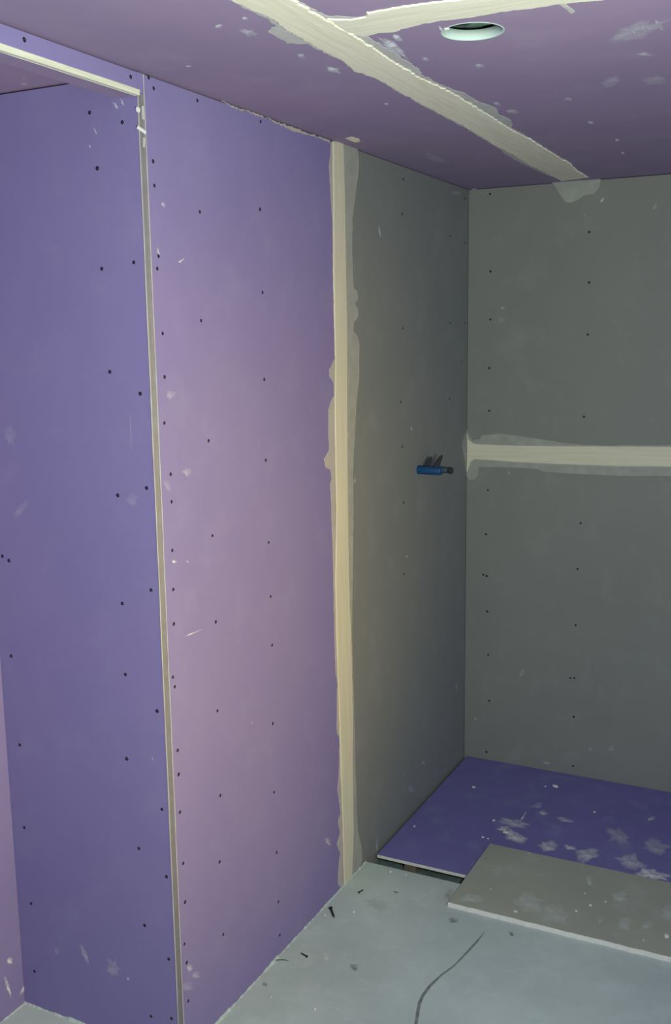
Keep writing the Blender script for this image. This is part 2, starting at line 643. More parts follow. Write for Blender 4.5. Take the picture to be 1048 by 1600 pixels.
# notch between the two boards: shallow zinc channel, a rounded nose on either side
bead_strip('bead_channel', [(-0.0084, 0.0004), (-0.0066, 0.0034), (-0.0038, 0.0088), (-0.0008, 0.0132), (-0.0060, 0.0134), (-0.0084, 0.0080)],
           0.0, H - 0.004, 'steel', trim_1, wob=0.0004)
bead_strip('bead_nose', circ_prof(-0.0082, 0.0004, 0.0016), 0.0, HB - 0.001, 'bead_edge', trim_1, seed=4.0)
bead_strip('bead_nose', circ_prof(-0.0006, 0.0130, 0.0016), 0.0, H - 0.005, 'bead_edge', trim_1, seed=2.0)

trim_2 = structure(empty('trim_2', (0, YC, HB)), 'cream corner bead along the lower edge of the header', 'corner bead')


def bead_along_y(name, prof, y0, y1, mat, parent, seed):
    verts, faces = [], []
    k, n = len(prof), 50
    for i in range(n + 1):
        y = y0 + (y1 - y0) * i / n
        dx = noise.noise(Vector((seed, y * 8, 0))) * 0.0007
        dz = noise.noise(Vector((seed, y * 8, 5))) * 0.0007
        for x, z in prof:
            verts.append((x + dx, y, z + dz))
    for i in range(n):
        for j in range(k):
            j2 = (j + 1) % k
            faces.append((i * k + j, i * k + j2, (i + 1) * k + j2, (i + 1) * k + j))
    faces.append(tuple(range(k)))
    faces.append(tuple(n * k + j for j in range(k))[::-1])
    me = bpy.data.meshes.new(name)
    me.from_pydata(verts, [], faces)
    bm = bmesh.new(); bm.from_mesh(me)
    bmesh.ops.recalc_face_normals(bm, faces=bm.faces)
    bm.to_mesh(me); bm.free()
    return link(name, me, mat, parent)


M['bead_cream'] = plaster_mat('bead_compound', srgb(206, 204, 184), srgb(228, 226, 208), (12, 1, 12), 0.5)
bead_along_y('bead_channel', [(-0.010, -0.0018), (0.0008, -0.0018), (0.0012, 0.003), (0.0008, 0.009), (-0.004, 0.009), (-0.010, 0.002)], YB - YC, -0.004, 'bead_cream', trim_2, 1.0)
bead_along_y('bead_nose', circ_prof(0.0004, 0.0085, 0.0018), YB - YC, -0.004, 'bead_cream', trim_2, 3.0)
bead_along_y('bead_nose', circ_prof(-0.0095, -0.0006, 0.0018), YB - YC, -0.006, 'bead_cream', trim_2, 6.0)


def flake(name, c, size, rot, parent, mat='crumb'):
    bm = bmesh.new()
    bm_box(bm, [-s / 2 for s in size], [s / 2 for s in size], min(size) * 0.25)
    for v in bm.verts:
        v.co += noise.noise_vector(v.co * 150 + Vector(c) * 9) * min(size) * 0.25
    o = from_bm(name, bm, mat, parent)
    o.location = Vector(c) - (parent.location if parent else Vector())
    o.rotation_euler = rot
    return o


# plaster flakes clinging to the bead
fp = at(216, 201, 'left', 0.0)
flake('plaster_flake', (-0.003, YC + 0.002, fp.z), (0.024, 0.009, 0.008), (0.0, math.radians(38), math.radians(20)), trim_1)
fp = at(214, 169, 'left', 0.0)
flake('plaster_flake', (-0.008, YC - 0.001, fp.z), (0.009, 0.008, 0.011), (0.3, 0.2, 0.6), trim_1)
fp = at(222, 175, 'left', 0.0)
flake('plaster_flake', (-0.002, YC + 0.010, fp.z), (0.006, 0.009, 0.03), (0.1, 0.05, 0.2), trim_1, 'bead_edge')
fp = at(224, 222, 'left', 0.0)
flake('plaster_flake', (-0.003, YC + 0.009, fp.z), (0.006, 0.009, 0.022), (-0.1, 0.05, 0.5), trim_1, 'bead_edge')

# ================================================================== JOINT COMPOUND
# left wall, upright joint: thin skim, then the thick cream coat over the tape
L_thin = [(517, 221), (530, 219), (545, 226), (558, 232), (560, 245), (560, 262), (557, 290), (554, 312), (551.5, 332), (550, 345), (551.5, 357), (550, 366),
          (550, 385), (551, 420), (552.5, 450), (558, 456), (559, 468), (554, 474), (558, 482), (559, 494), (553, 505), (552, 518), (558, 524), (561, 540),
          (560, 580), (559, 600), (555, 640), (553, 700), (551, 745), (552, 752), (552, 800), (551, 900), (550, 1000), (553, 1100), (555, 1200), (557.5, 1250),
          (557, 1262), (559, 1300), (565, 1325), (565, 1345), (559, 1362), (550, 1378), (538, 1388), (531, 1386), (527.5, 1380), (529, 1350), (531, 1333), (526, 1320),
          (531, 1301), (527.5, 1283), (532, 1270), (530, 1255), (527, 1236), (529.5, 1200), (530, 1152), (526, 1145), (526, 1085), (527, 1070), (524, 1050), (522.5, 1000),
          (520.5, 900), (519, 840), (517, 785), (515.5, 755), (517.5, 748), (516, 735), (508, 729), (506, 717), (510, 709), (514, 703), (513, 670), (513, 640), (516, 628),
          (522, 617), (521, 598), (515, 590), (514, 578), (518, 570), (522.5, 560), (521.5, 500), (520, 430), (519, 345), (516, 300), (514, 260)]
KB = L_thin.index((538, 1388))
slab('thin_skim', [(530, 219)] + L_thin[2:KB] + [(540, 1387)], 'left', 'thin', wall_left, 0.0006, 0.0, 0.0026, 0.006, 1.0, 0.001)
slab('thin_skim', [(540, 1387)] + L_thin[KB:] + [L_thin[0], (530, 219)], 'left', 'thin_lilac', wall_left, 0.0006, 0.0, 0.0026, 0.006, 1.0, 0.001)
L_cream = [(519, 221), (530, 219), (536, 222), (537.5, 260), (538.5, 300), (540, 400), (542, 500), (542, 600), (542.5, 700), (543.5, 800), (545, 900), (548.5, 1000), (551, 1100),
           (551, 1200), (552.5, 1300), (550, 1370), (545, 1384), (537, 1386), (535, 1300), (530, 1150), (527.5, 1070), (525, 1000), (523, 900), (525, 800), (523, 700), (522, 640),
           (523, 560), (521.5, 500), (520, 430), (520, 345), (519.5, 300), (519, 258)]
slab('joint_compound', L_cream, 'left', 'cream_z', wall_left, 0.0020, 0.0004, 0.0016, 0.008, 2.0, 0.005)


def ridge(px, plane, mat, parent, r=0.0012, seed=1.0):
    """raised lip that the trowel leaves along an edge"""
    pts = ragged([at(x, y, plane, 0.0006) for x, y in px], 0.008, 0.0008, seed, closed=False)
    org = pts[len(pts) // 2].copy()
    n = len(pts)
    bm = bmesh.new()
    tube(bm, [p - org for p in pts], [r * min(1.0, 0.25 + 4 * min(i, n - 1 - i) / n) * (0.8 + 0.5 * noise.noise(p * 40)) for i, p in enumerate(pts)], 6)
    o = from_bm('compound_ridge', bm, mat, parent, True)
    o.location = org


ridge([(554, 522), (558, 525), (560.5, 540), (560, 580), (559, 600), (555, 640), (553, 700)], 'left', 'thin_grey', wall_left)
ridge([(553, 451), (557.5, 456), (558.5, 468), (555, 474)], 'left', 'thin_grey', wall_left)
ridge([(554, 477), (558, 482), (558.5, 494), (554, 503)], 'left', 'thin_grey', wall_left)
ridge([(550, 352), (551.5, 357), (550.5, 364)], 'left', 'thin_grey', wall_left, 0.002)
ridge([(559, 1300), (564, 1325), (564.5, 1345), (559, 1360)], 'left', 'thin_grey', wall_left)
ridge([(556, 232), (559.5, 245), (559.5, 262), (557, 290)], 'left', 'thin_grey', wall_left)
ridge([(508, 711), (506.5, 717), (508.5, 727), (514, 731)], 'left', 'thin', wall_left)
ridge([(516, 573), (514.5, 580), (516, 590), (520, 594)], 'left', 'thin', wall_left)
ridge([(514.5, 255), (515, 275), (516.5, 300)], 'left', 'thin', wall_left)
ridge([(752, 681), (779.6, 678), (805, 681), (839, 686), (891, 693.5)], 'back', 'thin_grey', wall_back)
ridge([(746, 731), (745.5, 744), (741, 749), (732.5, 749), (729, 743)], 'back', 'thin_grey', wall_back)
ridge([(911, 306), (928.5, 302), (936, 294), (938, 280)], 'back', 'thin_grey', wall_back)
# flap of the back wall's joint that turns onto the left wall
slab('thin_skim', [(729.4, 671), (726, 678), (723, 688), (722, 697), (724, 708), (726.5, 722), (728, 740)], 'left', 'thin_grey', wall_left, 0.0006, 0.0, 0.001, 0.01, 4.0, 0.001)
# white chips along the ceiling line
slab('thin_skim', [(345, 158), (365, 165), (400, 178), (440, 193), (480, 207), (515, 219), (514, 223), (495, 215), (478, 210), (460, 206), (440, 196), (420, 186.5), (400, 180.5), (385, 174), (365, 168)], 'left', 'thin_lilac',
     wall_left, 0.002, 0.0, 0.004, 0.006, 6.0, 0.001)

# back wall, level joint
B_thin = [(729.6, 671), (733, 682), (739, 688), (749.6, 686), (752, 680), (779.6, 677), (805, 680), (839, 685), (891, 692.7), (942, 696), (1048, 695), (1140, 694),
          (1140, 748), (1048, 744), (972, 744), (899, 740.6), (852, 737.6), (839, 733), (779.6, 730), (747.5, 730), (746, 744), (741, 749.5), (732.5, 749.5), (728.3, 744), (729, 700)]
slab('thin_skim', B_thin, 'back', 'thin_grey', wall_back, 0.0006, 0.0, 0.0014, 0.014, 3.0, 0.0015)
B_cream = [(729.3, 678), (732, 687), (738, 692), (745, 693.5), (805, 696), (899, 696.5), (1048, 698), (1140, 699), (1140, 733), (1048, 730), (968, 729), (873.6, 726), (797, 722), (741, 718), (735, 722),
           (731, 735), (728.5, 738)]
slab('joint_compound', B_cream, 'back', 'cream_x', wall_back, 0.0026, 0.0003, 0.0008, 0.02, 5.0, 0.003)
slab('plaster_patch', [(860, 283), (869, 296), (881, 315), (890, 317), (900, 314), (911, 306), (928.5, 302), (936, 294), (938.5, 279.5)], 'back', 'thin_grey', wall_back, 0.0012, 0.0, 0.002, 0.01, 7.0, 0.002)

# ceiling, long joint and cross joint
C_thin = [(340, -40), (357, 0), (383, 14), (416, 28.6), (432, 40), (418, 49.6), (430, 57), (449, 68), (479, 68), (506, 82), (533, 93.5), (548, 109), (590, 124), (628, 147), (666, 168), (700, 186),
          (724, 198.5), (749, 214), (778, 231), (791, 242), (816, 256), (854, 273), (877, 282), (921, 277), (915, 274), (900, 265), (892, 254), (869, 242), (831, 217.5), (800, 199), (799, 187), (780, 179), (774, 168),
          (751, 160), (724, 144), (700, 137), (680, 128), (659, 117), (655, 108), (636, 95), (605, 76), (575, 57), (590, 50), (577, 30), (552, 26), (510, 25), (483, 10), (461, -2), (440, -40)]
slab('thin_skim', C_thin, 'ceil', 'thin_ceiling', ceiling, 0.0006, 0.0, 0.005, 0.007, 9.0, 0.001)
C_cream = [(335, -40), (357, -3), (395, 14), (425, 28), (446, 45), (483, 66), (508, 80), (534, 92), (550, 108), (592, 123), (628, 145), (666, 166), (700, 184), (724, 196), (752, 213), (780, 230), (800, 240),
           (820, 253), (856, 271), (877, 282), (919, 276), (900, 265), (890, 254), (869, 242), (831, 218), (795, 199), (743, 165), (713, 147), (686, 133), (660, 122), (605, 88), (564, 60), (530, 40), (505, 26), (480, 11), (450, -8), (420, -40)]
slab('joint_compound', C_cream, 'ceil', 'cream_y', ceiling, 0.0030, 0.0004, 0.0045, 0.006, 10.0, 0.003)
T_cream = [(512, 28), (552, 28.6), (571, 25), (573, 19), (613, 11.5), (659, 4.6), (700, 0), (760, -8), (900, -24), (1100, -44), (1100, -18), (1000, -8), (934, -1), (877, 4), (831, 11.5), (778, 17), (740, 25), (686, 31), (655, 37), (628, 44), (620, 48),
           (590, 50), (567, 56), (540, 48)]
slab('joint_compound', T_cream, 'ceil', 'cream_t', ceiling, 0.0024, 0.0004, 0.004, 0.006, 12.0, 0.002)
slab('plaster_smear', [(868, 3), (881, 4), (899, 18), (892, 21)], 'ceil', 'thin_ceiling', ceiling, 0.0008, 0.0, 0.001, 0.01, 13.0, 0.001)
slab('plaster_smear', [(539, 216), (548, 213.5), (561, 217), (563, 221), (553, 222)], 'ceil', 'cream_y', ceiling, 0.001, 0.0, 0.002, 0.006, 14.0, 0.001)

# ================================================================== SCREWS IN THE BOARDS
screws([(232, 121), (240, 138), (239, 252), (241, 290), (247.6, 400), (245.5, 419.7), (254, 521), (257, 589), (256.6, 661), (266.5, 741), (268, 784), (269, 860), (270.6, 921), (271.5, 975), (270, 1058), (273, 1073),
        (277.5, 1172.5), (279, 1210), (281, 1269), (286, 1349), (289, 1409.5), (288, 1475), (291.5, 1504), (294, 1564), (308, 157), (407, 190), (312, 331), (406, 327), (314, 501), (410, 457), (412.6, 593),
        (325.7, 688.6), (415, 719), (331.7, 837), (419.5, 847.6), (422.6, 932), (337, 971.6), (425, 1008), (339.6, 1110.6), (426, 1130.6), (344, 1243), (428, 1238), (343, 1346.6), (432, 1332), (348.7, 1460),
        (434.7, 1409), (437, 1461)], 'left', pl_left)
screws([(630, 280), (628, 334), (703, 369), (726, 310), (726, 380), (629, 513), (703, 505), (726, 504.7), (721.7, 564.5), (702, 623), (626, 628), (628, 698), (630.5, 785), (631, 897)], 'left', gr_left)
screws([(765.5, 303), (766, 424), (766, 499), (764, 575), (764, 642), (920, 362.5), (920, 441.5), (918, 522.6), (912, 651)], 'back', gb_top)
screws([(762, 766), (759, 834.5), (755, 898), (760, 900), (761, 955.6), (762.5, 1023), (764, 1095), (759.7, 1175), (907, 817.5), (902, 889), (899, 977), (890.6, 1059.6), (897, 1059.6), (896, 1120), (895, 1197)], 'back', gb_low)
# children of the return, niche and header boards are offset by their parents' origin
RET = [(140, 176), (191, 191), (152, 263), (209, 410), (159, 420), (171.5, 581), (219, 615), (229, 762.5), (184, 774), (236, 922), (191, 943), (196, 1054), (245.5, 1111), (198, 1185.6), (253, 1264.5), (217, 1325.6),
       (38, 1293), (48.7, 1411.7), (260, 1369.7), (226, 1446), (263.7, 1498.5), (236, 1588), (268, 1591.5), (54, 1517.7), (3.8, 869), (14, 876), (17.5, 1025), (31, 1164)]
screws(RET, 'ret', pl_ret)
screws([(10.7, 1098), (1, 962), (20, 1213), (25, 1318.7), (31.5, 1416), (39, 1524)], 'niche', pl_niche)
screws([(38, 62), (204, 120)], 'left', hd)

# ================================================================== BOARDS ON THE FLOOR
px1 = 1.28
purple_board = empty('floor_board', (0.62, -0.48, -0.045))
tag(purple_board, 'purple plasterboard sheet lying flat in the back corner, splashed with plaster', 'plasterboard')
pb = board('sheet', (0.014, BRD_Y, -0.0135), (px1, -0.003, -0.001), 'purple_floor', purple_board, 2, 1)
pb.location = -purple_board.location

gx0, gy0, gy1 = at(765, 1318, 'gboard').x, at(701, 1410.5, 'gboard').y, at(765, 1318, 'gboard').y
grey_board = empty('floor_board', (gx0 + 0.6, (gy0 + gy1) / 2, 0.0))
tag(grey_board, 'dusty grey plasterboard offcut laid across the edge of the purple sheet', 'plasterboard')


def offcut():
    """offcut with a crumbly, slightly wavy broken front edge"""
    bm = bmesh.new()
    n = 90
    x1 = gx0 + 1.2
    rows = []
    for i in range(n + 1):
        x = gx0 + (x1 - gx0) * i / n
        f = noise.noise(Vector((x * 25, 0, 0))) * 0.003 + noise.noise(Vector((x * 90, 3, 0))) * 0.0015
        g = noise.noise(Vector((x * 30, 7, 0))) * 0.0015
        rows.append([bm.verts.new((x, gy0 + f, 0.0003)), bm.verts.new((x, gy0 + f + 0.002, 0.0155)), bm.verts.new((x, gy0 + f + 0.0035, 0.016)),
                     bm.verts.new((x, gy1 + g, 0.016)), bm.verts.new((x, gy1 + g, 0.0003))])
    for a, b in zip(rows, rows[1:]):
        for k in range(5):
            j = (k + 1) % 5
            bm.faces.new((a[k], a[j], b[j], b[k]))
    bm.faces.new(rows[0])
    bm.faces.new(rows[-1][::-1])
    o = from_bm('sheet', bm, 'grey_loose', grey_board)
    o.data.materials.append(M['gypsum'])
    for p in o.data.polygons:
        if abs(p.normal.z) < 0.8:
            p.material_index = 1
    o.location = -grey_board.location
    return o


offcut()

# timber packers that carry the purple sheet over the pit
for i, (x, lab) in enumerate([(0.135, 'sawn timber packer whose end shows under the purple sheet, nearest the left wall'),
                              (0.72, 'sawn timber packer hidden under the middle of the purple sheet'),
                              (1.2, 'sawn timber packer hidden under the right end of the purple sheet')]):
    b = box('timber_packer', (x - 0.022, BRD_Y + 0.012, -0.045), (x + 0.022, -0.05, -0.0138), 'timber', None, 0.002)
    tag(b, lab, 'timber')

# ================================================================== CEILING HOLE
hole = empty('downlight_cutout', (HC.x, HC.y, H))
tag(hole, 'round white-rimmed downlight hole cut in the purple ceiling', 'light cutout')


def ring():
    bm = bmesh.new()
    K = 64
    prof = [(HR - 0.0002, 0.0), (HR - 0.0012, -0.0010), (HR + 0.0016, -0.0012), (HR + 0.0018, 0.0)]
    prof = [(HR - 0.0030, TS), (HR - 0.0022, 0.004), (HR - 0.0012, -0.0004), (HR + 0.0020, -0.0008), (HR + 0.0022, 0.0002), (HR - 0.0002, 0.0004), (HR - 0.0002, TS)]
    rings = []
    for k in range(K):
        a = 2 * math.pi * k / K
        w = 1 + 0.006 * noise.noise(Vector((math.cos(a) * 3, math.sin(a) * 3, 2)))
        rings.append([bm.verts.new((r * w * math.cos(a), r * w * math.sin(a), z)) for r, z in prof])
    for k in range(K):
        a, b = rings[k], rings[(k + 1) % K]
        for j in range(len(prof)):
            j2 = (j + 1) % len(prof)
            bm.faces.new((a[j], a[j2], b[j2], b[j]))
    return from_bm('rim', bm, 'white_ring', hole, True)


ring()
# dark mineral wool pressed over the hole, with folds, and a cable end
bm = bmesh.new()
n = 20
gridv = [[bm.verts.new(((i / n - 0.5) * 0.2, (j / n - 0.5) * 0.2,
                        TS + 0.016 + 0.008 * math.sin(j * 1.9 + i * 0.25) + 0.006 * noise.noise(Vector((i * 0.4, j * 0.4, 3))))) for j in range(n + 1)] for i in range(n + 1)]
for i in range(n):
    for j in range(n):
        bm.faces.new((gridv[i][j], gridv[i + 1][j], gridv[i + 1][j + 1], gridv[i][j + 1]))
from_bm('insulation', bm, 'insulation', hole, True)
bm = bmesh.new()
cpts = [Vector((-0.075 + 0.018 * i, 0.012 + 0.008 * math.sin(i * 0.8), TS + 0.008 + 0.004 * math.cos(i * 1.1))) for i in range(9)]
tube(bm, cpts, [0.004] * 9, 8)
from_bm('cable', bm, 'black', hole, True)
flake('plaster_flake', at(697, 45, 'ceil', 0.0005), (0.010, 0.012, 0.004), (0, 0, 0.5), None).parent = hole
for c in hole.children:
    if c.name.startswith('plaster_flake'):
        c.location = c.location - hole.location

# ================================================================== BLUE PIPE STUB ON THE GREY LEFT WALL
bp = at(653, 734, 'left')
stub = empty('pipe_stub', bp)
tag(stub, 'blue plastic pipe stub with two grey wire ends sticking out of the grey wall', 'pipe stub')
RX = Matrix.Rotation(math.radians(90), 4, 'Y')
bm = bmesh.new()
lathe(bm, [(0.012, -0.012), (0.0158, -0.002), (0.0165, 0.004), (0.0165, 0.088), (0.0150, 0.0925), (0.010, 0.0935)], seg=24, mat4=RX)
from_bm('pipe', bm, 'blue', stub, True)
bm = bmesh.new()
lathe(bm, [(0.0110, 0.090), (0.0118, 0.094), (0.0118, 0.112), (0.0105, 0.114), (0.0105, 0.118)], seg=20, mat4=Matrix.Translation((0, 0, 0.004)) @ RX)
from_bm('connector', bm, 'blue_dark', stub, True)
bm = bmesh.new()
lathe(bm, [(0.0105, 0.117), (0.0125, 0.119), (0.0125, 0.133), (0.0100, 0.136)], seg=8, mat4=Matrix.Translation((0, 0, 0.003)) @ RX)
from_bm('end_cap', bm, 'dark_plastic', stub)
for x, ln, dx in ((0.032, 0.040, 0.016), (0.068, 0.048, 0.022)):
    bm = bmesh.new()
    pts = [Vector((x + dx * t + 0.006 * t * t, 0.002 * math.sin(4 * t), 0.010 + ln * t)) for t in [i / 8 for i in range(9)]]
    tube(bm, pts, [0.0120, 0.0115, 0.0105, 0.0098, 0.0090, 0.0082, 0.0074, 0.0062, 0.0030], 10)
    from_bm('wire_end', bm, 'grey_wire', stub, True)

# ================================================================== LOOSE BITS ON THE FLOOR
def drywall_screw(head_px, tip_px, label):
    a, b = at(*head_px, 'floor'), at(*tip_px, 'floor')
    bm = bmesh.new()
    prof = [(0.0010, 0.0), (0.0042, 0.0003), (0.0042, 0.0010), (0.0030, 0.0028), (0.0019, 0.005)]
    h = 0.008
    for i in range(9):
        prof += [(0.0017, h), (0.0024, h + 0.0010), (0.0017, h + 0.0020)]
        h += 0.0026
    prof += [(0.0012, h + 0.003), (0.0002, h + 0.007)]
    lathe(bm, prof, seg=10)
    o = from_bm('drywall_screw', bm, 'black', None)
    d = (b - a)
    sc = max(d.length, 0.02) / (h + 0.007)
    o.scale = (sc * 1.15, sc * 1.15, sc)
    drop = math.asin(0.0038 / 0.04)
    dd = d.normalized()
    v = Vector((dd.x * math.cos(drop), dd.y * math.cos(drop), -math.sin(drop)))
    o.rotation_euler = v.to_track_quat('Z', 'Y').to_euler()
    o.location = a + Vector((0, 0, 0.0050 * sc))
    tag(o, label, 'screw', 'loose black screws on the screed')


drywall_screw((516.5, 1421.5), (522, 1435), 'loose black screw on the screed, the middle one of three along the wall')
drywall_screw((479.5, 1496.5), (469, 1489), 'loose black screw on the screed, the nearest to the camera')
drywall_screw((560.5, 1396), (568, 1390), 'loose black screw on the screed just below the upright joint')

bm = bmesh.new()
sv = [at(x, y, 'floor', 0.002) for x, y in ((419, 1504), (427, 1502), (436, 1500.5), (444, 1500.5), (451, 1502.5))]
so = sv[2].copy(); so.z = 0
tube(bm, [p - so for p in sv], [0.0008, 0.0014, 0.0016, 0.0013, 0.0006], 6)
fib = from_bm('fibre_strip', bm, 'fibre', None, True)
fib.location = so
tag(fib, 'thin curled grey fibre on the screed touching the purple wall foot', 'debris')


def crumb(px, py, plane, size, label, group):
    rs = random.Random(int(px * 7 + py))
    bm = bmesh.new()
    bmesh.ops.create_icosphere(bm, subdivisions=1, radius=1.0)
    sx, sy_, sz = size * rs.uniform(0.8, 1.3), size * rs.uniform(0.8, 1.3), size * 0.55
    for v in bm.verts:
        f = 1 + rs.uniform(-0.25, 0.25)
        v.co = Vector((v.co.x * sx * f, v.co.y * sy_ * f, v.co.z * sz * f))
    zmin = min(v.co.z for v in bm.verts)
    for v in bm.verts:
        v.co.z -= zmin
    o = from_bm('plaster_crumb', bm, 'crumb', None)
    o.location = at(px, py, plane, 0.0001)
    tag(o, label, 'plaster crumb', group)


G1, G2, G3 = 'plaster crumbs on the screed', 'plaster crumbs on the purple sheet', 'plaster crumbs on the grey offcut'
for x, y, pl, sz, lab, grp in (
        (552, 1426, 'floor', .0058, 'tiny white crumb on the screed right of the middle loose screw', G1),
        (507.5, 1431, 'floor', .004, 'tiny white crumb on the screed left of the middle loose screw', G1),
        (492, 1577.6, 'floor', .0042, 'tiny white crumb alone on the screed nearest the bottom of the photo', G1),
        (423, 1559, 'floor', .0032, 'tiny pale crumb on the screed below the curled fibre', G1),
        (609, 1364, 'floor', .0062, 'white crumb on the screed before the purple sheet, left of two', G1),
        (634, 1367, 'floor', .0042, 'white crumb on the screed before the purple sheet, right of two', G1),
        (647, 1292.5, 'pboard', .0065, 'white crumb on the purple sheet nearest the left wall', G2),
        (740, 1231, 'pboard', .0075, 'white crumb on the purple sheet in the back corner', G2),
        (866.7, 1231, 'pboard', .011, 'largest white crumb on the purple sheet, near the back wall', G2),
        (851.6, 1229.5, 'pboard', .0048, 'small crumb just left of the largest crumb on the purple sheet', G2),
        (928.5, 1269.6, 'pboard', .005, 'small crumb farthest right on the purple sheet', G2),
        (754, 1309, 'pboard', .005, 'left crumb of the pair on purple beside the offcut corner', G2),
        (762, 1311, 'pboard', .004, 'right crumb of the pair on purple beside the offcut corner', G2),
        (771.5, 1283, 'pboard', .006, 'white crumb on the purple sheet behind the pair at the offcut corner', G2),
        (789, 1302, 'pboard', .009, 'flat crumb on the purple sheet at the end of the wiped smear', G2),
        (766, 1390.5, 'gboard', .004, 'tiny crumb farthest left on the grey offcut', G3),
        (805, 1425.5, 'gboard', .006, 'crumb on the grey offcut near the left end of its broken edge', G3),
        (913.5, 1397, 'gboard', .0045, 'rearmost of the four crumbs clustered on the grey offcut', G3),
        (921.8, 1415.5, 'gboard', .006, 'largest of the four crumbs clustered on the grey offcut', G3),
        (946, 1410, 'gboard', .0045, 'rightmost of the four crumbs clustered on the grey offcut', G3),
        (900, 1424.5, 'gboard', .004, 'front left one of four crumbs clustered on the grey offcut', G3),
        (1041, 1464.6, 'gboard', .008, 'big crumb on the grey offcut at the right edge of the photo', G3)):
    crumb(x, y, pl, sz, lab, grp)

# ================================================================== CRACK IN THE SCREED
cr = [(757, 1456, 0.6), (745, 1471, 2.2), (735, 1482, 2.6), (722, 1496, 2.0), (708, 1510, 2.0), (690, 1523, 2.2), (671, 1541, 3.4), (660, 1556, 3.6), (655, 1568, 4.0), (652, 1584, 4.2), (649, 1605, 4.0), (644, 1640, 3.5)]
vv, ff = [], []
for i, (x, y, w) in enumerate(cr):
    vv += [at(x - w * 0.6, y - w * 0.3, 'floor', 0.0003), at(x + w * 0.6, y + w * 0.3, 'floor', 0.0003)]
    if i:
        ff.append((2 * i - 2, 2 * i - 1, 2 * i + 1, 2 * i))
me = bpy.data.meshes.new('crack')
me.from_pydata(vv, [], ff)
crack = link('crack', me, 'crack', floor)
crack['label'] = 'dark wandering crack'

# ================================================================== WIPED PLASTER AND STAINS
S = smear
# ceiling
for a, b, w, c in (((586, 52), (640, 92), 16, 1.00), ((612, 52), (628, 66), 10, 1.00), ((940, 60), (1046, 36), 26, 0.39), ((985, 42), (995, 60), 5, 0.70), ((1000, 38), (1010, 52), 5, 0.70), ((1022, 30), (1036, 48), 6, 0.77),
                   ((990, 84), (1024, 86), 6, 0.63), ((935, 133), (975, 122), 16, 0.35), ((1000, 128), (1048, 122), 16, 0.31), ((786, 174), (812, 174), 7, 0.63), ((770, 160), (782, 164), 7, 0.70), ((880, 155), (896, 154), 6, 0.49),
                   ((918, 190), (928, 193), 5, 0.98), ((960, 218), (968, 220), 5, 1.00), ((969, 239), (976, 240), 5, 1.00), ((333, 43), (349, 38), 6, 1.00), ((377, 28), (388, 29), 5, 1.00), ((374, 48), (404, 54), 12, 0.56),
                   ((464, 84), (478, 90), 8, 0.70), ((506, 106), (534, 112), 10, 0.98), ((600, 162), (608, 163), 4, 0.98), ((660, 242), (700, 252), 14, 0.25), ((740, 102), (756, 103), 6, 0.70), ((290, 103), (300, 104), 3, 1.00),
                   ((658, 90), (672, 94), 6, 0.70), ((692, 52), (686, 40), 6, 0.98)):
    S(a, b, w, 'ceil', c_far if a[0] > 620 else c_left, c)
# purple left wall
for a, b, w, c in (((278, 411), (289, 403), 3, .9), ((245, 386), (250, 402), 4, .7), ((252, 314), (258, 324), 6, .5), ((286, 996), (316, 983), 2.5, .7), ((268, 877), (276, 878), 5, .9), ((288, 732), (296, 744), 14, .3),
                   ((262, 612), (272, 622), 18, .25), ((292, 1515), (300, 1508), 12, .55), ((300, 1520), (312, 1526), 14, .35), ((296, 1532), (290, 1548), 20, .2), ((509, 1308), (516, 1322), 8, .5), ((393, 1129), (395, 1129), 3, .8),
                   ((290, 876), (296, 879), 3, .5), ((258, 748), (266, 770), 12, .18)):
    S(a, b, w, 'left', pl_left, c)
# grey left wall
for a, b, w, c in (((591, 350), (594.5, 372), 3, .8), ((704, 301), (722, 303), 7, .3), ((697, 273), (701, 273), 4, .5), ((641, 667), (644, 673), 2.5, .9), ((554, 746), (554.4, 755), 1.8, .9), ((633, 871), (638, 868), 4, .5),
                   ((700, 772), (702, 773), 3, .5), ((630, 1209), (632, 1210), 3, .6), ((660, 1188), (664, 1196), 8, .3), ((640, 1225), (645, 1240), 12, .2), ((589, 1305), (588.5, 1336), 3, .5), ((712, 1065), (714, 1080), 6, .25)):
    S(a, b, w, 'left', gr_left, c)
# back wall
for a, b, w, c in (((938, 316), (943, 308), 4, .8), ((912, 336), (914, 337), 3, .6), ((1020, 330), (1026, 316), 6, .3), ((782, 484), (788, 478), 7, .35), ((778, 494), (788, 504), 14, .15), ((798, 682), (799, 683), 3, .7),
                   ((811, 1058), (820, 1044), 10, .22), ((742, 1122), (744, 1124), 5, .5), ((918, 1168), (926, 1172), 10, .25), ((948, 1172), (962, 1166), 14, .2), ((846, 1191), (863, 1193), 4, .45), ((794, 734), (795, 742), 2, .6),
                   ((735, 296), (748, 293), 5, .5), ((998, 1231), (1010, 1233), 3, .4)):
    S(a, b, w, 'back', gb_top if a[1] < 705 else gb_low, c)
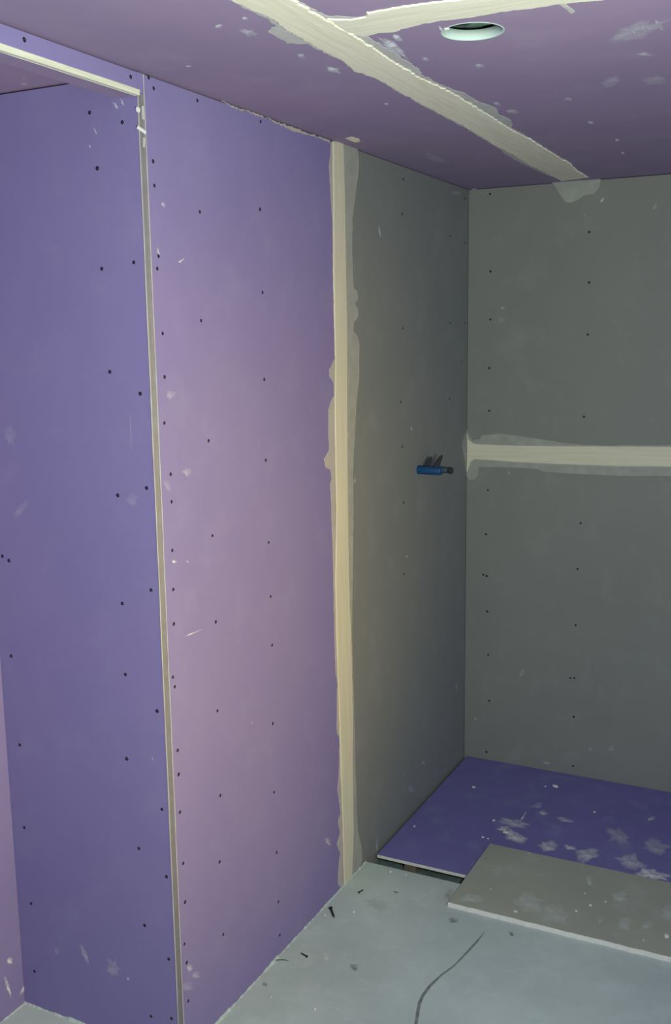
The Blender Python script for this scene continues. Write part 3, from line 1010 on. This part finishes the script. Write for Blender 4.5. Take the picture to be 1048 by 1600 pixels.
# return of the niche
for a, b, w, c in (((176, 158), (185, 171), 5, .8), ((188, 153), (194, 166), 4, .7), ((146, 199), (152, 211), 2.5, .7), ((139, 225), (142, 232), 3, .8), ((125, 1475), (140, 1508), 9, .45), ((168, 1500), (186, 1524), 24, .28),
                   ((198, 1526), (202, 1532), 5, .7), ((84, 1478), (92, 1492), 10, .2), ((200, 772), (214, 788), 22, .14), ((10, 660), (20, 700), 20, .15), ((20, 810), (45, 780), 14, .15), ((238, 1180), (238.6, 1190), 2, .5), ((203, 640), (206, 710), 3, .2)):
    S(a, b, w, 'ret', pl_ret, c)
for a, b, w, c in (((10, 1501), (21, 1500), 11, .9), ((7, 1525), (18, 1560), 6, .9), ((31, 1553), (46, 1530), 7, .75), ((44, 1538), (46, 1520), 3, .6)):
    S(a, b, w, 'niche', pl_niche, c)
for a, b, w, c in (((30, 131), (48, 132), 4, .5), ((34, 122), (40, 123), 3, .5)):
    S(a, b, w, 'ceil', c_left, c)
S((152, 123), (156, 118), 4, 'left', hd, .9)
# purple sheet
for a, b, w, c in (((776, 1282), (830, 1290), 14, 0.59), ((810, 1286), (828, 1289), 4, 1.00), ((812, 1285), (822, 1268), 3, 1.00), ((785, 1300), (824, 1314), 20, 0.85), ((775, 1296), (800, 1294), 10, 0.85), ((840, 1268), (856, 1272), 8, 0.68),
                   ((840, 1320), (872, 1326), 22, 0.71), ((880, 1322), (900, 1326), 8, 0.85), ((896, 1338), (940, 1332), 28, 0.68), ((868, 1278), (900, 1285), 8, 0.59), ((945, 1300), (990, 1312), 26, 0.37), ((960, 1340), (1008, 1352), 26, 0.59),
                   ((985, 1362), (1048, 1370), 18, 1.00), ((1010, 1282), (1024, 1276), 8, 0.59), ((830, 1262), (850, 1256), 12, 0.34), ((1000, 1320), (1048, 1330), 30, 0.42)):
    S(a, b, w, 'pboard', pb, c)
for ch in list(pb.children):
    ch.location = ch.location + Vector((0, 0, 0))
# grey offcut
sheet_g = [c for c in grey_board.children if c.name.startswith('sheet')][0]
for a, b, w, c in (((710, 1405), (760, 1402), 16, 0.57), ((800, 1400), (850, 1420), 36, 0.53), ((850, 1420), (890, 1440), 40, 0.42), ((918, 1365), (922, 1388), 10, 0.66), ((950, 1405), (985, 1398), 20, 0.53), ((962, 1450), (990, 1438), 24, 0.47),
                   ((1000, 1450), (1020, 1442), 14, 0.47), ((1004, 1474), (1006, 1464), 6, 0.76), ((930, 1440), (945, 1436), 12, 0.38), ((1030, 1430), (1060, 1420), 30, 0.47), ((824, 1334), (828, 1332), 3, 1.00)):
    S(a, b, w, 'gboard', sheet_g, c, 'dust')
# screed
for a, b, w, c in (((508, 1485), (510, 1505), 10, 0.65), ((584, 1396), (598, 1397), 7, 0.65), ((596, 1426), (606, 1428), 5, 0.52), ((614, 1434), (620, 1432), 5, 0.52), ((640, 1515), (670, 1525), 26, 0.26), ((470, 1547), (490, 1549), 8, 0.39)):
    S(a, b, w, 'floor', floor, c)
for a, b, w, c in (((546, 1510), (560, 1513), 12, .5), ((568, 1404), (604, 1420), 18, .15), ((409, 1536), (418, 1540), 8, .5), ((700, 1436), (716, 1440), 10, .5), ((796, 1455), (802, 1464), 6, .8), ((612, 1392), (624, 1396), 4, .6),
                   ((706, 1385), (696, 1408), 12, .25)):
    S(a, b, w, 'floor', floor, c, 'stain', name='floor_stain')

# ------------------------------------------------------------------ children keep the place they were built in
bpy.context.view_layer.update()
BASE = {wall_return: Vector((0, 0, 0))}


def world_origin(o):
    v = Vector((0, 0, 0))
    while o:
        v += o.location
        o = o.parent
    return v


for holder in (pl_ret, pl_niche, hd, pb, sheet_g):
    w = world_origin(holder)
    for ch in holder.children:
        ch.location = ch.location - w
